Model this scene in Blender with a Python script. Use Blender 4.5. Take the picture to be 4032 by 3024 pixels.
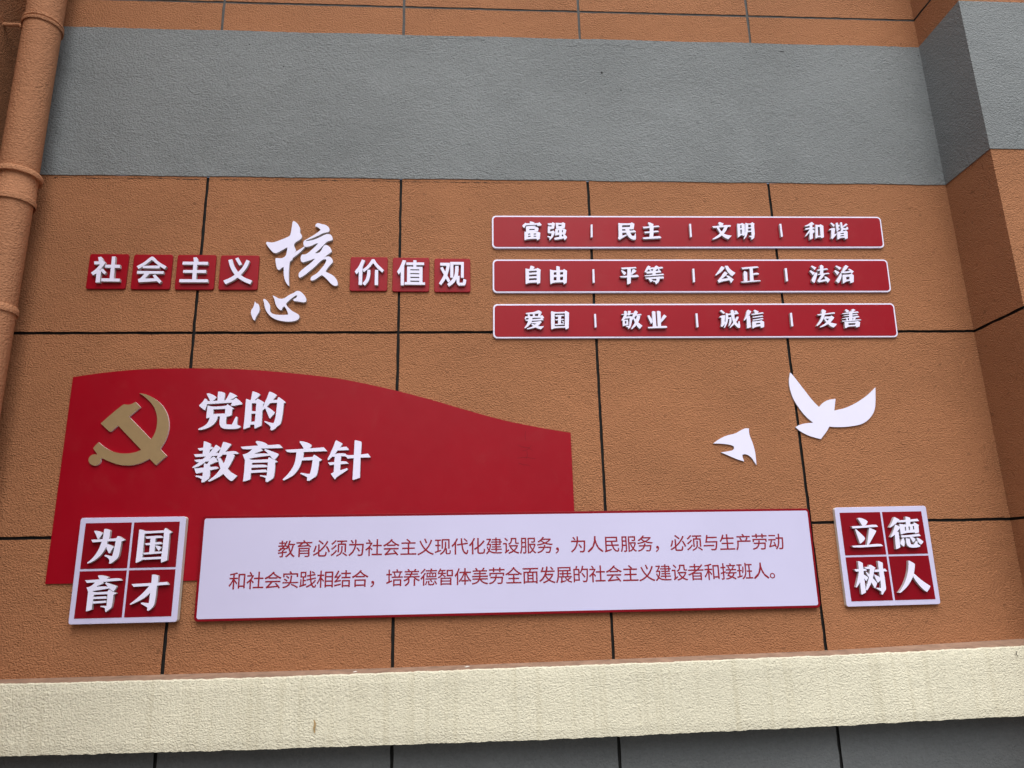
import bpy, math, random
from mathutils import Vector
from mathutils.geometry import delaunay_2d_cdt

for o in list(bpy.data.objects):
    bpy.data.objects.remove(o, do_unlink=True)
SC = bpy.context.scene
COL = SC.collection
random.seed(7)

# ------------------------------------------------------------------ camera
cam = bpy.data.cameras.new('camera')
cam.sensor_fit = 'HORIZONTAL'; cam.sensor_width = 36.0; cam.lens = 25.4719
cam.clip_start = 0.05; cam.clip_end = 500
co = bpy.data.objects.new('camera', cam); COL.objects.link(co)
co.location = (1.60117, -4.17359, 1.6)
co.rotation_mode = 'XYZ'; co.rotation_euler = (1.825838, 0.022644, -0.060407)
SC.camera = co

# ------------------------------------------------------------------ sky, sun, exposure
SUN_DIR = Vector((0.03, -0.60, 0.86)).normalized()        # towards the (veiled) sun
el = math.asin(SUN_DIR.z); rot = math.atan2(SUN_DIR.x, SUN_DIR.y)
w = bpy.data.worlds.new('World'); SC.world = w; w.use_nodes = True
nt = w.node_tree; nt.nodes.clear()
sky = nt.nodes.new('ShaderNodeTexSky'); sky.sky_type = 'NISHITA'; sky.sun_disc = False
sky.sun_elevation = el; sky.sun_rotation = rot
sky.air_density = 1.0; sky.dust_density = 6.0; sky.ozone_density = 1.0; sky.altitude = 100
hs = nt.nodes.new('ShaderNodeHueSaturation'); hs.inputs['Saturation'].default_value = 0.6
bg = nt.nodes.new('ShaderNodeBackground'); bg.inputs['Strength'].default_value = 0.065
wo = nt.nodes.new('ShaderNodeOutputWorld')
nt.links.new(sky.outputs[0], hs.inputs['Color']); nt.links.new(hs.outputs[0], bg.inputs['Color'])
nt.links.new(bg.outputs[0], wo.inputs['Surface'])
sl = bpy.data.lights.new('sun', 'SUN'); sl.energy = 1.5; sl.angle = math.radians(66); sl.color = (1.0, 0.985, 0.97)
so = bpy.data.objects.new('sun', sl); COL.objects.link(so)
so.rotation_euler = (-SUN_DIR).to_track_quat('-Z', 'Y').to_euler()
so.location = (6, -12, 14)
SC.view_settings.view_transform = 'Standard'; SC.view_settings.look = 'None'
SC.view_settings.gamma = 1.0; SC.view_settings.use_curve_mapping = False
SC.view_settings.exposure = 0.88

# ------------------------------------------------------------------ materials
def new_mat(name):
    m = bpy.data.materials.new(name); m.use_nodes = True
    t = m.node_tree; b = t.nodes['Principled BSDF']
    return m, t, b

def noise(t, vec, scale, detail=2.0, rough=0.5, dist=0.0):
    n = t.nodes.new('ShaderNodeTexNoise'); n.inputs['Scale'].default_value = scale
    n.inputs['Detail'].default_value = detail; n.inputs['Roughness'].default_value = rough
    n.inputs['Distortion'].default_value = dist
    t.links.new(vec, n.inputs['Vector']); return n.outputs['Fac']

def ramp(t, fac, p0, c0, p1, c1):
    r = t.nodes.new('ShaderNodeValToRGB')
    r.color_ramp.elements[0].position = p0; r.color_ramp.elements[0].color = c0
    r.color_ramp.elements[1].position = p1; r.color_ramp.elements[1].color = c1
    t.links.new(fac, r.inputs['Fac']); return r.outputs['Color']

def mathn(t, op, a, b):
    n = t.nodes.new('ShaderNodeMath'); n.operation = op
    for i, v in ((0, a), (1, b)):
        if isinstance(v, (int, float)): n.inputs[i].default_value = v
        else: t.links.new(v, n.inputs[i])
    return n.outputs[0]

def mixc(t, fac, a, b, mode='MIX'):
    n = t.nodes.new('ShaderNodeMix'); n.data_type = 'RGBA'; n.blend_type = mode
    if isinstance(fac, (int, float)): n.inputs['Factor'].default_value = fac
    else: t.links.new(fac, n.inputs['Factor'])
    for s, v in ((6, a), (7, b)):
        if isinstance(v, tuple): n.inputs[s].default_value = v
        else: t.links.new(v, n.inputs[s])
    return n.outputs[2]

def C4(r, g, b): return (r, g, b, 1.0)

def stucco(name, base, grain=46.0, height=0.006, stain=0.16, stretch=1.0, fleck=0.0, drips=0.0, drip_col=C4(.2, .2, .12)):
    """rough sprayed render: wormy ridges, pits, finer grain, faint weather stains"""
    m, t, b = new_mat(name)
    tc = t.nodes.new('ShaderNodeTexCoord')
    mp = t.nodes.new('ShaderNodeMapping'); mp.inputs['Scale'].default_value = (1, 1, stretch)
    t.links.new(tc.outputs['Object'], mp.inputs['Vector']); v = mp.outputs[0]
    a = noise(t, v, grain, 0.6, 0.4, 0.5)
    c = noise(t, v, grain * 2.3, 1.0, 0.5, 0.4)
    lo = noise(t, v, grain * 0.16, 3.0, 0.6, 0.5)
    big = noise(t, v, 0.9, 4.0, 0.6, 0.6)
    h = mathn(t, 'ADD', mathn(t, 'MULTIPLY', a, 0.8), mathn(t, 'MULTIPLY', c, 0.2))
    h = mathn(t, 'ADD', h, mathn(t, 'MULTIPLY', lo, 0.45))
    patch = ramp(t, noise(t, v, 2.3, 3.0, 0.6, 1.0), 0.3, C4(.78, .78, .78), 0.7, C4(1.15, 1.15, 1.15))
    h = mathn(t, 'MULTIPLY', h, patch)
    bp = t.nodes.new('ShaderNodeBump'); bp.inputs['Strength'].default_value = 1.0
    bp.inputs['Distance'].default_value = height
    t.links.new(h, bp.inputs['Height']); t.links.new(bp.outputs[0], b.inputs['Normal'])
    r, g, bl = base
    dk = C4(r * (1 - stain), g * (1 - stain), bl * (1 - stain)); lt = C4(r * (1 + stain), g * (1 + stain), bl * (1 + stain))
    col = ramp(t, big, 0.3, dk, 0.7, lt)
    fine = ramp(t, noise(t, v, grain * 0.6, 4.0, 0.65), 0.25, C4(.86, .86, .86), 0.75, C4(1.08, 1.08, 1.08))
    col = mixc(t, 1.0, col, fine, 'MULTIPLY')
    if fleck > 0:                                              # small dark pits and flecks
        f = ramp(t, noise(t, v, 21.0, 1.0, 0.4), 0.26, C4(1, 1, 1), 0.285, C4(0, 0, 0))
        col = mixc(t, mathn(t, 'MULTIPLY', f, fleck), col, C4(r * .3, g * .3, bl * .3))
    if drips > 0:                                              # vertical run-off streaks
        mp2 = t.nodes.new('ShaderNodeMapping'); mp2.inputs['Scale'].default_value = (26.0, 26.0, 0.5)
        t.links.new(tc.outputs['Object'], mp2.inputs['Vector'])
        d = ramp(t, noise(t, mp2.outputs[0], 1.0, 4.0, 0.6), 0.52, C4(0, 0, 0), 0.75, C4(1, 1, 1))
        col = mixc(t, mathn(t, 'MULTIPLY', d, drips), col, drip_col)
    t.links.new(col, b.inputs['Base Color'])
    b.inputs['Roughness'].default_value = 0.88
    b.inputs['Specular IOR Level'].default_value = 0.25
    return m

def plain(name, base, rough, spec=0.5, var=0.04, scale=3.0, bump=0.0, dust=0.0):
    m, t, b = new_mat(name)
    tc = t.nodes.new('ShaderNodeTexCoord'); v = tc.outputs['Object']
    n = noise(t, v, scale, 4.0, 0.6)
    r, g, bl = base
    col = ramp(t, n, 0.3, C4(r * (1 - var), g * (1 - var), bl * (1 - var)), 0.7, C4(r * (1 + var), g * (1 + var), bl * (1 + var)))
    if dust > 0:
        f = ramp(t, noise(t, v, 5.0, 5.0, 0.7, 0.8), 0.55, C4(0, 0, 0), 0.8, C4(1, 1, 1))
        col = mixc(t, mathn(t, 'MULTIPLY', f, dust), col, C4(.32, .27, .22))
    t.links.new(col, b.inputs['Base Color'])
    rr = ramp(t, noise(t, v, 11.0, 4.0, 0.6), 0.3, C4(rough - .05, 0, 0), 0.7, C4(rough + .05, 0, 0))
    sp = t.nodes.new('ShaderNodeSeparateColor'); t.links.new(rr, sp.inputs[0])
    t.links.new(sp.outputs[0], b.inputs['Roughness'])
    b.inputs['Specular IOR Level'].default_value = spec
    if bump > 0:
        bp = t.nodes.new('ShaderNodeBump'); bp.inputs['Strength'].default_value = 0.6; bp.inputs['Distance'].default_value = bump
        t.links.new(noise(t, v, 900.0, 1.0), bp.inputs['Height']); t.links.new(bp.outputs[0], b.inputs['Normal'])
    return m

BROWN = stucco('terracotta_render', (0.345, 0.153, 0.072), grain=100.0, height=0.013, stretch=1.25, stain=0.08, fleck=0.35)
GREY = stucco('grey_render', (0.205, 0.225, 0.232), grain=100.0, height=0.0115, fleck=0.25, stain=0.1, stretch=1.3)
CREAM = stucco('cream_render', (0.66, 0.64, 0.505), grain=100.0, height=0.0075, stretch=1.2, stain=0.07, drips=0.32, drip_col=C4(.40, .36, .23))
PLINTH = stucco('dark_grey_render', (0.115, 0.125, 0.13), grain=90.0, height=0.006, stain=0.1)
PIPEM = stucco('painted_pipe', (0.49, 0.235, 0.125), grain=85.0, height=0.009, stretch=1.2, fleck=0.3, stain=0.08)
LEDGETOP = plain('ledge_top_paint', (0.30, 0.20, 0.145), 0.8, 0.2, var=0.25, scale=14.0, bump=0.001)
JOINT = plain('black_joint', (0.012, 0.012, 0.012), 0.75, 0.15, var=0.3, scale=20.0)
JOINTG = plain('grey_joint', (0.085, 0.087, 0.087), 0.8, 0.2, var=0.2, scale=20.0)
RED = plain('red_board', (0.275, 0.0012, 0.010), 0.34, 0.20, var=0.05, scale=2.0, bump=0.00012, dust=0.03)
DRED = plain('deep_red_board', (0.20, 0.0012, 0.008), 0.40, 0.15, var=0.05, scale=2.0, bump=0.00012)
WHITE = plain('white_board', (0.535, 0.53, 0.75), 0.45, 0.4, var=0.03, scale=1.3, bump=0.00008, dust=0.02)
LETTER = plain('white_letter', (0.72, 0.725, 0.93), 0.5, 0.4, var=0.02, scale=6.0)
FOAM = plain('foam_edge', (0.66, 0.64, 0.58), 0.7, 0.3, var=0.05, scale=8.0)
EDGE = plain('shaded_cut_edge', (0.50, 0.49, 0.50), 0.75, 0.25, var=0.06, scale=30.0)  # cut sides, greyed further to paint in the shade beneath raised letters
GOLD = plain('gold_face', (0.275, 0.19, 0.092), 0.42, 0.4, var=0.04, scale=30.0, bump=0.0001)
PINKEDGE = plain('clear_acrylic_edge', (0.86, 0.78, 0.82), 0.35, 0.6, var=0.03)
INK = plain('red_ink', (0.24, 0.0010, 0.013), 0.5, 0.4, var=0.03)
SCUFF = plain('scuffed_red', (0.19, 0.0012, 0.009), 0.5, 0.2)
RUST = plain('rust_stain', (0.38, 0.27, 0.13), 0.85, 0.2, var=0.3, scale=60.0)
PAVE = plain('paving', (0.20, 0.19, 0.18), 0.85, 0.2, var=0.2, scale=1.0)

# ------------------------------------------------------------------ helpers
def tag(o, label=None, cat=None, group=None, kind=None):
    if label: o['label'] = label
    if cat: o['category'] = cat
    if group: o['group'] = group
    if kind: o['kind'] = kind
    return o

def thing(name, loc, label, cat, group=None):
    o = bpy.data.objects.new(name, None); COL.objects.link(o)
    o.location = loc; o.empty_display_size = 0.1
    return tag(o, label, cat, group)

def origin(p):
    v = Vector((0, 0, 0))
    while p is not None:
        v = v + Vector(p.location); p = p.parent
    return v

def mesh_obj(name, verts, faces, mats, parent=None, idx=None, smooth=False):
    """world-space verts; the object sits at its parent's origin"""
    off = origin(parent)
    me = bpy.data.meshes.new(name)
    me.from_pydata([(x - off.x, y - off.y, z - off.z) for x, y, z in verts], [], faces)
    for m in (mats if isinstance(mats, (list, tuple)) else [mats]): me.materials.append(m)
    if idx: me.polygons.foreach_set('material_index', idx)
    if smooth: me.polygons.foreach_set('use_smooth', [True] * len(me.polygons))
    me.update()
    o = bpy.data.objects.new(name, me); COL.objects.link(o)
    if parent is not None: o.parent = parent
    return o

def chaikin(p, lim=52):
    n = len(p); out = []
    for i in range(n):
        a, b, c = p[i - 1], p[i], p[(i + 1) % n]
        u = (b[0] - a[0], b[1] - a[1]); v = (c[0] - b[0], c[1] - b[1])
        lu = math.hypot(*u); lv = math.hypot(*v)
        if lu < 1e-7 or lv < 1e-7: continue
        ang = math.degrees(math.acos(max(-1, min(1, (u[0] * v[0] + u[1] * v[1]) / lu / lv))))
        if 4 < ang < lim:
            out += [(b[0] - u[0] * .25, b[1] - u[1] * .25), (b[0] + v[0] * .25, b[1] + v[1] * .25)]
        else: out.append(b)
    return out

def solid(solids, back, front):
    """solids: list of [outline, hole, hole ...] in wall coordinates (x, z); their union is one
    raised plate whose back lies at y=-back and face at y=-front. Returns verts, faces, face kind (0 face, 1 edge)"""
    vs, fs, hol = [], [], {}
    for s in solids:
        sid = len(fs)
        for k, poly in enumerate(s):
            if sum(poly[i - 1][0] * poly[i][1] - poly[i][0] * poly[i - 1][1] for i in range(len(poly))) < 0: poly = poly[::-1]
            i0 = len(vs); vs += [Vector(p) for p in poly]; fs.append(list(range(i0, i0 + len(poly))))
            if k: hol.setdefault(sid, []).append(len(fs) - 1)
    holes = {h for l in hol.values() for h in l}
    v2, e2, f2, ov, oe, of = delaunay_2d_cdt(vs, [], fs, 0, 1e-6)
    keep = []
    for f, og in zip(f2, of):
        og = set(og)
        if any(s not in holes and not (og & set(hol.get(s, []))) for s in og): keep.append(list(f))
    verts = [(p.x, -front, p.y) for p in v2]; nb = len(verts)
    verts += [(p.x, -back, p.y) for p in v2]
    faces = []; edge = {}
    for f in keep:
        a = sum(v2[f[i]].x * v2[f[(i + 1) % len(f)]].y - v2[f[(i + 1) % len(f)]].x * v2[f[i]].y for i in range(len(f)))
        if a < 0: f = f[::-1]
        faces.append(tuple(f))
        for i in range(len(f)):
            e = (f[i], f[(i + 1) % len(f)]); edge[e] = edge.get(e, 0) + 1
    kind = [0] * len(faces)
    for (a, b) in edge:
        if (b, a) not in edge:
            faces.append((b, a, a + nb, b + nb)); kind.append(1)
    used = sorted({i for f in faces for i in f}); mp = {i: k for k, i in enumerate(used)}
    return [verts[i] for i in used], [tuple(mp[i] for i in f) for f in faces], kind

def plate(name, outline, back, front, mats, parent=None, two=False):
    v, f, k = solid([outline] if isinstance(outline[0], list) else [[outline]], back, front)
    return mesh_obj(name, v, f, mats, parent, k if two else None)

def quad_round(c, r, seg=6):
    """rounded rectangle on the quad c = TL, TR, BR, BL (wall coordinates)"""
    TL, TR, BR, BL = c
    W = math.hypot(TR[0] - TL[0], TR[1] - TL[1]); H = math.hypot(TL[0] - BL[0], TL[1] - BL[1])
    pts = []
    for cx, cy, a0 in ((r, r, 180), (W - r, r, 270), (W - r, H - r, 0), (r, H - r, 90)):
        for i in range(seg + 1 if r > 0 else 1):
            a = math.radians(a0 + 90 * i / seg)
            pts.append((cx + r * math.cos(a), cy + r * math.sin(a)))
    out = []
    for x, y in pts:
        s, t = x / W, y / H
        out.append(tuple(BL[k] * (1 - s) * (1 - t) + BR[k] * s * (1 - t) + TR[k] * s * t + TL[k] * (1 - s) * t for k in (0, 1)))
    return out

def inset(c, d):
    TL, TR, BR, BL = c
    return ((TL[0] + d, TL[1] - d), (TR[0] - d, TR[1] - d), (BR[0] - d, BR[1] + d), (BL[0] + d, BL[1] + d))

def board(name, c, r, back, front, mats, parent=None, two=False, ch=.0018):
    """rounded board with a small eased edge round its face"""
    o0 = quad_round(c, r, 7); o1 = quad_round(inset(c, ch), max(r - ch, .0005), 7); n = len(o0)
    v = [(x, -back, z) for x, z in o0] + [(x, -front + ch * .7, z) for x, z in o0] + [(x, -front, z) for x, z in o1]
    f = [tuple(range(2 * n, 3 * n))]; k = [0]
    for a in (0, n):
        for i in range(n):
            j = (i + 1) % n; f.append((a + i, a + j, a + n + j, a + n + i)); k.append(1 if a == 0 else 0)
    return mesh_obj(name, v, f, mats, parent, k if two else None)

def rect(x0, x1, z0, z1): return ((x0, z1), (x1, z1), (x1, z0), (x0, z0))

def glyph(key):
    res = []
    for s in GLYPHS[key]:
        res.append([chaikin([(p[i] / 10000, p[i + 1] / 10000) for i in range(0, len(p), 2)]) if j == 0 else
                    [(p[i] / 10000, p[i + 1] / 10000) for i in range(0, len(p), 2)] for j, p in enumerate(s)])
    return res

def raised(name, key, back, front, parent=None, mats=None):
    v, f, k = solid(glyph(key), back, front)
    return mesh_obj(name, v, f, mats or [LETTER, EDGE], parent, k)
GLYPHS = {
'he': [[[5466,37369,5580,37310,5730,37174,5856,36961,5906,36779,5892,36566,5969,36494,6023,36385,6014,36236,5927,36113,5651,35931,5581,35805,5597,35647,5673,35513,5726,35357,5589,35177,5578,34999,5526,34843,5550,34776,5414,34678,5372,34554,5363,33979,5391,33453,5429,33060,5358,33103,5229,33277,5122,33540,5065,33846,5041,34287,4953,34264,4840,34132,4742,34100,4657,34175,4575,34417,4514,34771,4525,34860,4596,34883,4799,34862,4959,34885,5113,35019,5163,35197,5194,35600,5006,35487,4617,35226,4457,35203,4332,35260,4137,35482,3961,35727,3882,35884,3947,35952,4111,35921,4314,35909,4572,36001,4967,36183,5244,36321,5320,36435,5351,36616,5390,37026,5404,37300]],[[5685,35290,6018,35515,6186,35651,6237,35606,6046,35359,5834,35134,5517,34856,5437,34998,5589,35177]],[[6812,37001,6811,37128,6897,37221,6999,37240,7187,37168,7394,37133,7563,37034,7672,36884,7687,36715,7620,36633,7335,36576,7036,36401,6676,36218,6316,36071,6286,36025,6202,35899,6128,35921,6167,36034,6352,36161,6749,36422,7025,36651,7142,36780,7047,36902,6928,36983]],[[6128,35921,6197,36011,6298,36012,6602,36059,6963,36197,7322,36404,7503,36496,7666,36506,7792,36443,7893,36271,7899,36113,7787,36053,7584,36007,7525,35952,7351,35726,7157,35500,6923,35274,6885,35220,6946,35203,7127,35253,7224,35365,7316,35590,7392,35726,7492,35771,7616,35736,7764,35616,7852,35459,7877,35324,7779,35234,7601,35099,7425,34941,7525,34986,7707,35010,7873,34921,7961,34743,7975,34610,7850,34476,7696,34275,7553,34009,7710,33921,8000,33768,8210,33548,8320,33307,8315,33110,8208,33066,8046,33109,7858,33262,7625,33547,7457,33700,7333,33766,7196,33677,6963,33479,6766,33404,6683,33456,6685,33588,6752,33698,6948,33809,7142,33986,7294,34207,7485,34474,7576,34719,7552,34808,7451,34816,7311,34762,7155,34606,6886,34294,6461,33895,6190,33674,6034,33586,5969,33674,5948,33849,6014,33982,6283,34248,6671,34582,6909,34863,6781,34827,6503,34714,6264,34624,6144,34601,6051,34690,6018,34868,6034,35024,6098,35127,6240,35114,6399,35182,6632,35407,6865,35655,7027,35868,6897,35858,6619,35699,6418,35630,6235,35638,6162,35718]]],
'xin': [[[3466,32071,3531,31985,3614,31912,3652,31934,3713,31848,3764,31677,3786,31506,3746,31335,3631,31165,3566,30953,3533,30860,3473,30889,3384,31038,3303,31250,3280,31421,3311,31548,3383,31655,3432,31805,3460,31976]],[[3952,32192,3998,32226,4099,32192,4225,32063,4335,31891,4393,31720,4390,31506,4425,31378,4569,31271,4849,31207,5205,31207,5460,31228,5478,31271,5409,31441,5298,31655,5206,31754,5119,31677,5088,31527,5030,31506,4907,31570,4737,31784,4656,32020,4612,32214,4493,32429,4560,32429,4704,32343,4869,32244,5068,32227,5224,32288,5452,32474,5763,32626,5858,32721,5956,32748,6118,32705,6285,32562,6434,32367,6504,32172,6470,32043,6352,32008,6192,32030,5951,32073,5771,32085,5716,32159,5744,32228,5841,32271,5929,32345,5931,32461,5871,32461,5737,32366,5547,32193,5303,31934,5336,31827,5498,31634,5706,31441,5950,31313,6093,31228,6151,31100,6107,30950,5974,30857,5740,30789,5425,30781,5108,30824,4788,30909,4544,31037,4336,31228,4163,31463,4069,31720,4013,31977]]],
'emblem': [[[-4579,24701,-4122,25179,-3821,25469,-3492,25770,-3412,25805,-3270,25780,-3130,25779,-2968,25830,-2806,25933,-2486,25625,-3070,25080,-776,22810,-1318,22290,-1699,22665,-3625,24581,-3946,24236,-4027,24225,-4101,24266]],[[-2655,26446,-2356,26405,-2064,26298,-1766,26132,-1462,25892,-1210,25608,-1012,25296,-882,24956,-812,24604,-804,24283,-844,23963,-961,23588,-1149,23245,-1178,23116,-1698,22656,-1958,22512,-2273,22374,-2621,22302,-2976,22293,-3364,22347,-3761,22480,-4049,22611,-4267,22728,-4436,22659,-4567,22959,-4823,23276,-4820,23319,-4577,23626,-4304,23399,-4008,23209,-3719,23077,-3408,22993,-3103,22963,-2775,22979,-2453,23046,-2203,23158,-1700,23785,-1561,24058,-1484,24407,-1483,24816,-1545,25169,-1678,25523,-1874,25806,-2155,26091,-2431,26316]],[[-4331,22623,-4333,22541,-4357,22465,-4402,22400,-4465,22351,-4542,22320,-4626,22310,-4714,22322,-4798,22355,-4872,22406,-4933,22473,-4975,22550,-4997,22632,-4995,22715,-4971,22791,-4926,22856,-4863,22906,-4787,22937,-4702,22947,-4614,22935,-4530,22902,-4455,22850,-4394,22783,-4352,22706]]],
'dang': [[[1141,26361,1184,26404,1279,26397,1503,26315,1660,26214,1706,26148,1657,26080,1582,26001,1506,25939,1370,25940,1305,26074,1226,26218]],[[1774,26491,1841,26505,2006,26478,2160,26410,2182,26367,2158,25968,1776,25942]],[[2438,26437,2484,26442,2837,26262,2854,26219,2478,25979,2290,25952,2221,25967,2316,26137]],[[1060,26096,1157,26067,1219,25975,1236,25933,2612,25992,2730,26048,2780,26119,2849,26105,3080,25903,3184,25774,3161,25723,2959,25705,2746,25644,2541,25666,2577,25736,2618,25844,1209,25762,1193,25635,1130,25409,1090,25409,802,25638,776,25681,819,25751,956,25892,1014,26006]],[[1250,25685,1559,25603,2285,25648,2354,25744,2401,25732,2763,25479,2647,25446,2637,25098,2546,25057,2334,24997,2002,25040,1847,25035,1435,24969,1250,24937,1227,24985],[1598,25453,2258,25478,2259,25206,1606,25184]],[[1432,25011,1872,25058,1858,24895,1743,24643,1593,24505,1389,24381,1129,24286,891,24255,829,24295,845,24331,1064,24426,1265,24578,1385,24759]],[[2000,25076,2356,25073,2350,24609,2394,24566,2690,24555,2714,24605,2861,24983,2899,25020,2983,24982,2980,24574,3016,24523,3154,24474,3190,24418,3161,24371,3004,24308,2683,24292,2414,24300,2223,24330,2083,24416,2005,24556,1984,24725]]],
'de': [[[3715,26493,3762,26499,3999,26416,4170,26318,4159,26266,3916,26010,3865,25959,3649,25941,3695,26270]],[[3382,26057,3437,26048,3647,25961,3973,25975,4009,26061,4049,26066,4417,25849,4434,25806,4357,25721,4352,25379,4354,24476,4000,24311,3973,24325,3953,24536,3716,24539,3711,24398,3383,24281,3349,24304,3376,24964],[3727,25789,3979,25795,3976,25312,3744,25334],[3741,25173,3976,25184,3968,24719,3753,24701]],[[4654,26449,4693,26477,4875,26418,5103,26273,5105,26230,4914,25988,5011,25972,5147,25986,5194,26114,5233,26148,5532,25939,5634,25838,5622,25801,5536,25782,5516,25255,5466,24689,5394,24521,5237,24424,5136,24299,5006,24211,4926,24195,4870,24232,4877,24330,4858,24428,4744,24528,4504,24685,4488,24722,4541,24741,4790,24654,5023,24609,5081,24778,5131,25088,5157,25814,4829,25808,4748,25789,4598,25576,4379,25379,4336,25408,4354,25550,4447,25806,4565,26119]],[[4570,25591,4654,25547,4938,25360,5054,25231,5044,25174,4803,24894,4769,24908,4493,25515]]],
'jiao': [[[1213,23603,1248,23610,1587,23476,1613,23440,1605,23258,1565,22883,1202,22887,1205,23275]],[[906,23210,1069,23223,1604,23270,1697,23281,1760,23214,1686,23123,1012,23071]],[[1888,23388,1922,23392,2171,23214,2164,23154,1957,22950,1717,22736,1631,22641,1370,22404,1107,22216,792,22088,717,22101,695,22138,936,22314,1195,22550,1456,22788,1774,23195]],[[721,22865,981,22878,1564,22895,2004,22945,2082,22912,2072,22828,2018,22768,1785,22754,832,22711]],[[776,22544,1030,22576,1402,22584,1723,22651,1811,22723,1858,22722,2038,22515,2069,22418,1930,22396,1662,22256,1495,22306,1587,22461,1205,22430,892,22415]],[[1324,22344,1375,22344,1471,22306,1658,22304,1666,22064,1702,21753,1677,21492,1546,21399,1393,21283,1277,21285,1262,21332,1275,21451,1116,21548,921,21610,922,21658,967,21674,1201,21642,1295,21628,1311,21854,1326,22093]],[[813,22064,1048,22085,1694,22147,2066,22154,2143,22069,2099,22034,1664,21945,1300,21843,1072,21798,958,21776,921,21800]],[[2275,23541,2320,23565,2707,23439,2745,23402,2724,23365,2478,23028,2340,22849,2144,22658,2009,22587,1978,22624,2060,22828,2137,23045,2212,23286]],[[2376,22981,2610,23002,2995,23034,3181,22898,3172,22862,2832,22854,2342,22824]],[[2547,22894,2831,22866,2952,22816,2979,22768,2902,22527,2781,22264,2638,21991,2425,21731,2227,21579,1915,21417,1691,21314,1614,21351,1639,21386,1989,21654,2240,22008,2403,22317,2509,22629]],[[2054,22611,2190,22657,2403,22317,2648,22014,2812,21845,3032,21710,3190,21624,3181,21589,2943,21330,2873,21331,2677,21477,2425,21731,2264,22008,2148,22297]]],
'yu': [[[4082,23520,4136,23588,4291,23578,4532,23514,4703,23427,4754,23365,4709,23329,4617,23281,4263,23273,4209,23372]],[[3273,23261,3766,23297,4236,23323,5063,23349,5417,23381,5543,23258,5619,23176,5576,23167,4365,23150,3413,23101]],[[3963,23168,4364,23175,4525,23051,4515,23027,4007,22851,3768,22564,3571,22518,3534,22543,3421,22822,3561,22845,3788,22963]],[[3541,22785,4007,22851,4808,22877,4934,22742,4162,22655,3767,22576,3559,22531]],[[4595,23062,4651,23122,4844,23059,5183,22921,5377,22846,5415,22797,5384,22712,5208,22496,5074,22571,4960,22705,4808,22877]],[[3568,22567,3766,22588,3937,22501,4829,22526,4870,22622,4904,22646,5112,22534,5367,22410,5369,22373,5242,22327,5263,21965,5221,21487,5155,21416,4996,21323,4908,21241,4813,21254,4776,21291,4777,21469,4680,21519,4454,21582,4451,21629,4509,21636,4698,21602,4827,21607,4840,22356,3970,22344,3939,21768,3938,21422,3871,21376,3597,21297,3546,21297,3543,21345,3568,21893]],[[3932,22224,4729,22237,4831,22116,4833,22087,3942,22061]],[[3929,21917,4747,21953,4829,21839,4821,21808,3934,21768]]],
'fang': [[[6539,23504,6587,23550,6777,23522,7032,23447,7214,23328,7237,23263,7183,23186,7099,23097,6811,23088,6715,23257]],[[5773,23062,6298,23082,7298,23133,7920,23177,8084,22995,8106,22948,7809,22947,6756,22922,5920,22894]],[[6404,22965,6768,22934,6822,22869,6785,22601,6720,22397,6669,22168,6534,21891,6348,21640,6084,21468,5795,21321,5714,21360,5729,21397,5999,21671,6206,21972,6338,22300,6385,22606]],[[6710,22602,7321,22632,7367,22721,7403,22759,7441,22746,7803,22498,7856,22446,7696,22371,7684,22078,7617,21622,7547,21509,7378,21410,7234,21299,7135,21275,7073,21289,7063,21339,7077,21465,6974,21543,6681,21673,6691,21724,6740,21741,6992,21682,7204,21666,7278,21956,7330,22453,6705,22436]]],
'zhen': [[[8566,23545,8603,23578,8925,23411,8973,23358,8858,23179,8713,23000,8582,22795,8389,22605,8207,22428,8168,22467,8159,22506,8293,22786,8454,23197]],[[8859,23166,9198,23200,9343,23043,9331,23005,8701,22987,8734,23116]],[[8388,22631,8582,22808,9123,22827,9254,22696,9631,22717,9637,22550,9285,22511,9180,22646,8903,22650,8476,22630]],[[8188,22300,8563,22326,9189,22376,9358,22221,8894,22194,8543,22181,8307,22146]],[[8571,22757,8924,22752,8904,22265,8883,21806,8536,21735,8541,21913,8548,22372]],[[8376,21661,8523,21735,8558,21811,8894,21844,9266,21966,9331,21902,9258,21826,8720,21479,8626,21341,8588,21354]],[[9650,23545,9693,23571,10013,23489,10052,23436,10044,23125,10015,22558,10011,21409,9652,21288,9601,21314,9635,22614]],[[9241,22697,9631,22717,10035,22733,10426,22784,10570,22602,10558,22564,9990,22558,9285,22516]]],
'wei': [[[-4011,18682,-3969,18711,-3842,18695,-3652,18629,-3553,18557,-3570,18512,-3734,18262,-3780,18263,-3885,18483]],[[-3499,18776,-3468,18805,-3329,18784,-3184,18712,-3167,18665,-3181,18285,-3259,18172,-3260,17988,-3307,17806,-3377,17625,-3532,17401,-3714,17223,-3901,17091,-4114,16994,-4160,17007,-4176,17041,-4002,17184,-3806,17429,-3660,17722,-3564,18063,-3511,18292]],[[-4116,18235,-3495,18257,-2839,18283,-2787,18323,-2766,18397,-2693,18402,-2498,18283,-2374,18189,-2393,18154,-2526,18123,-2548,17699,-2578,17358,-2651,17200,-2776,17112,-2919,16980,-3007,16959,-3044,16987,-3031,17163,-3157,17279,-3325,17374,-3319,17415,-3264,17429,-3054,17368,-2917,17354,-2872,17660,-2823,18140,-3255,18137,-4021,18100]],[[-3273,18000,-3191,17976,-3001,17903,-2901,17821,-2930,17776,-3059,17509,-3104,17510,-3310,17829]]],
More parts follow.
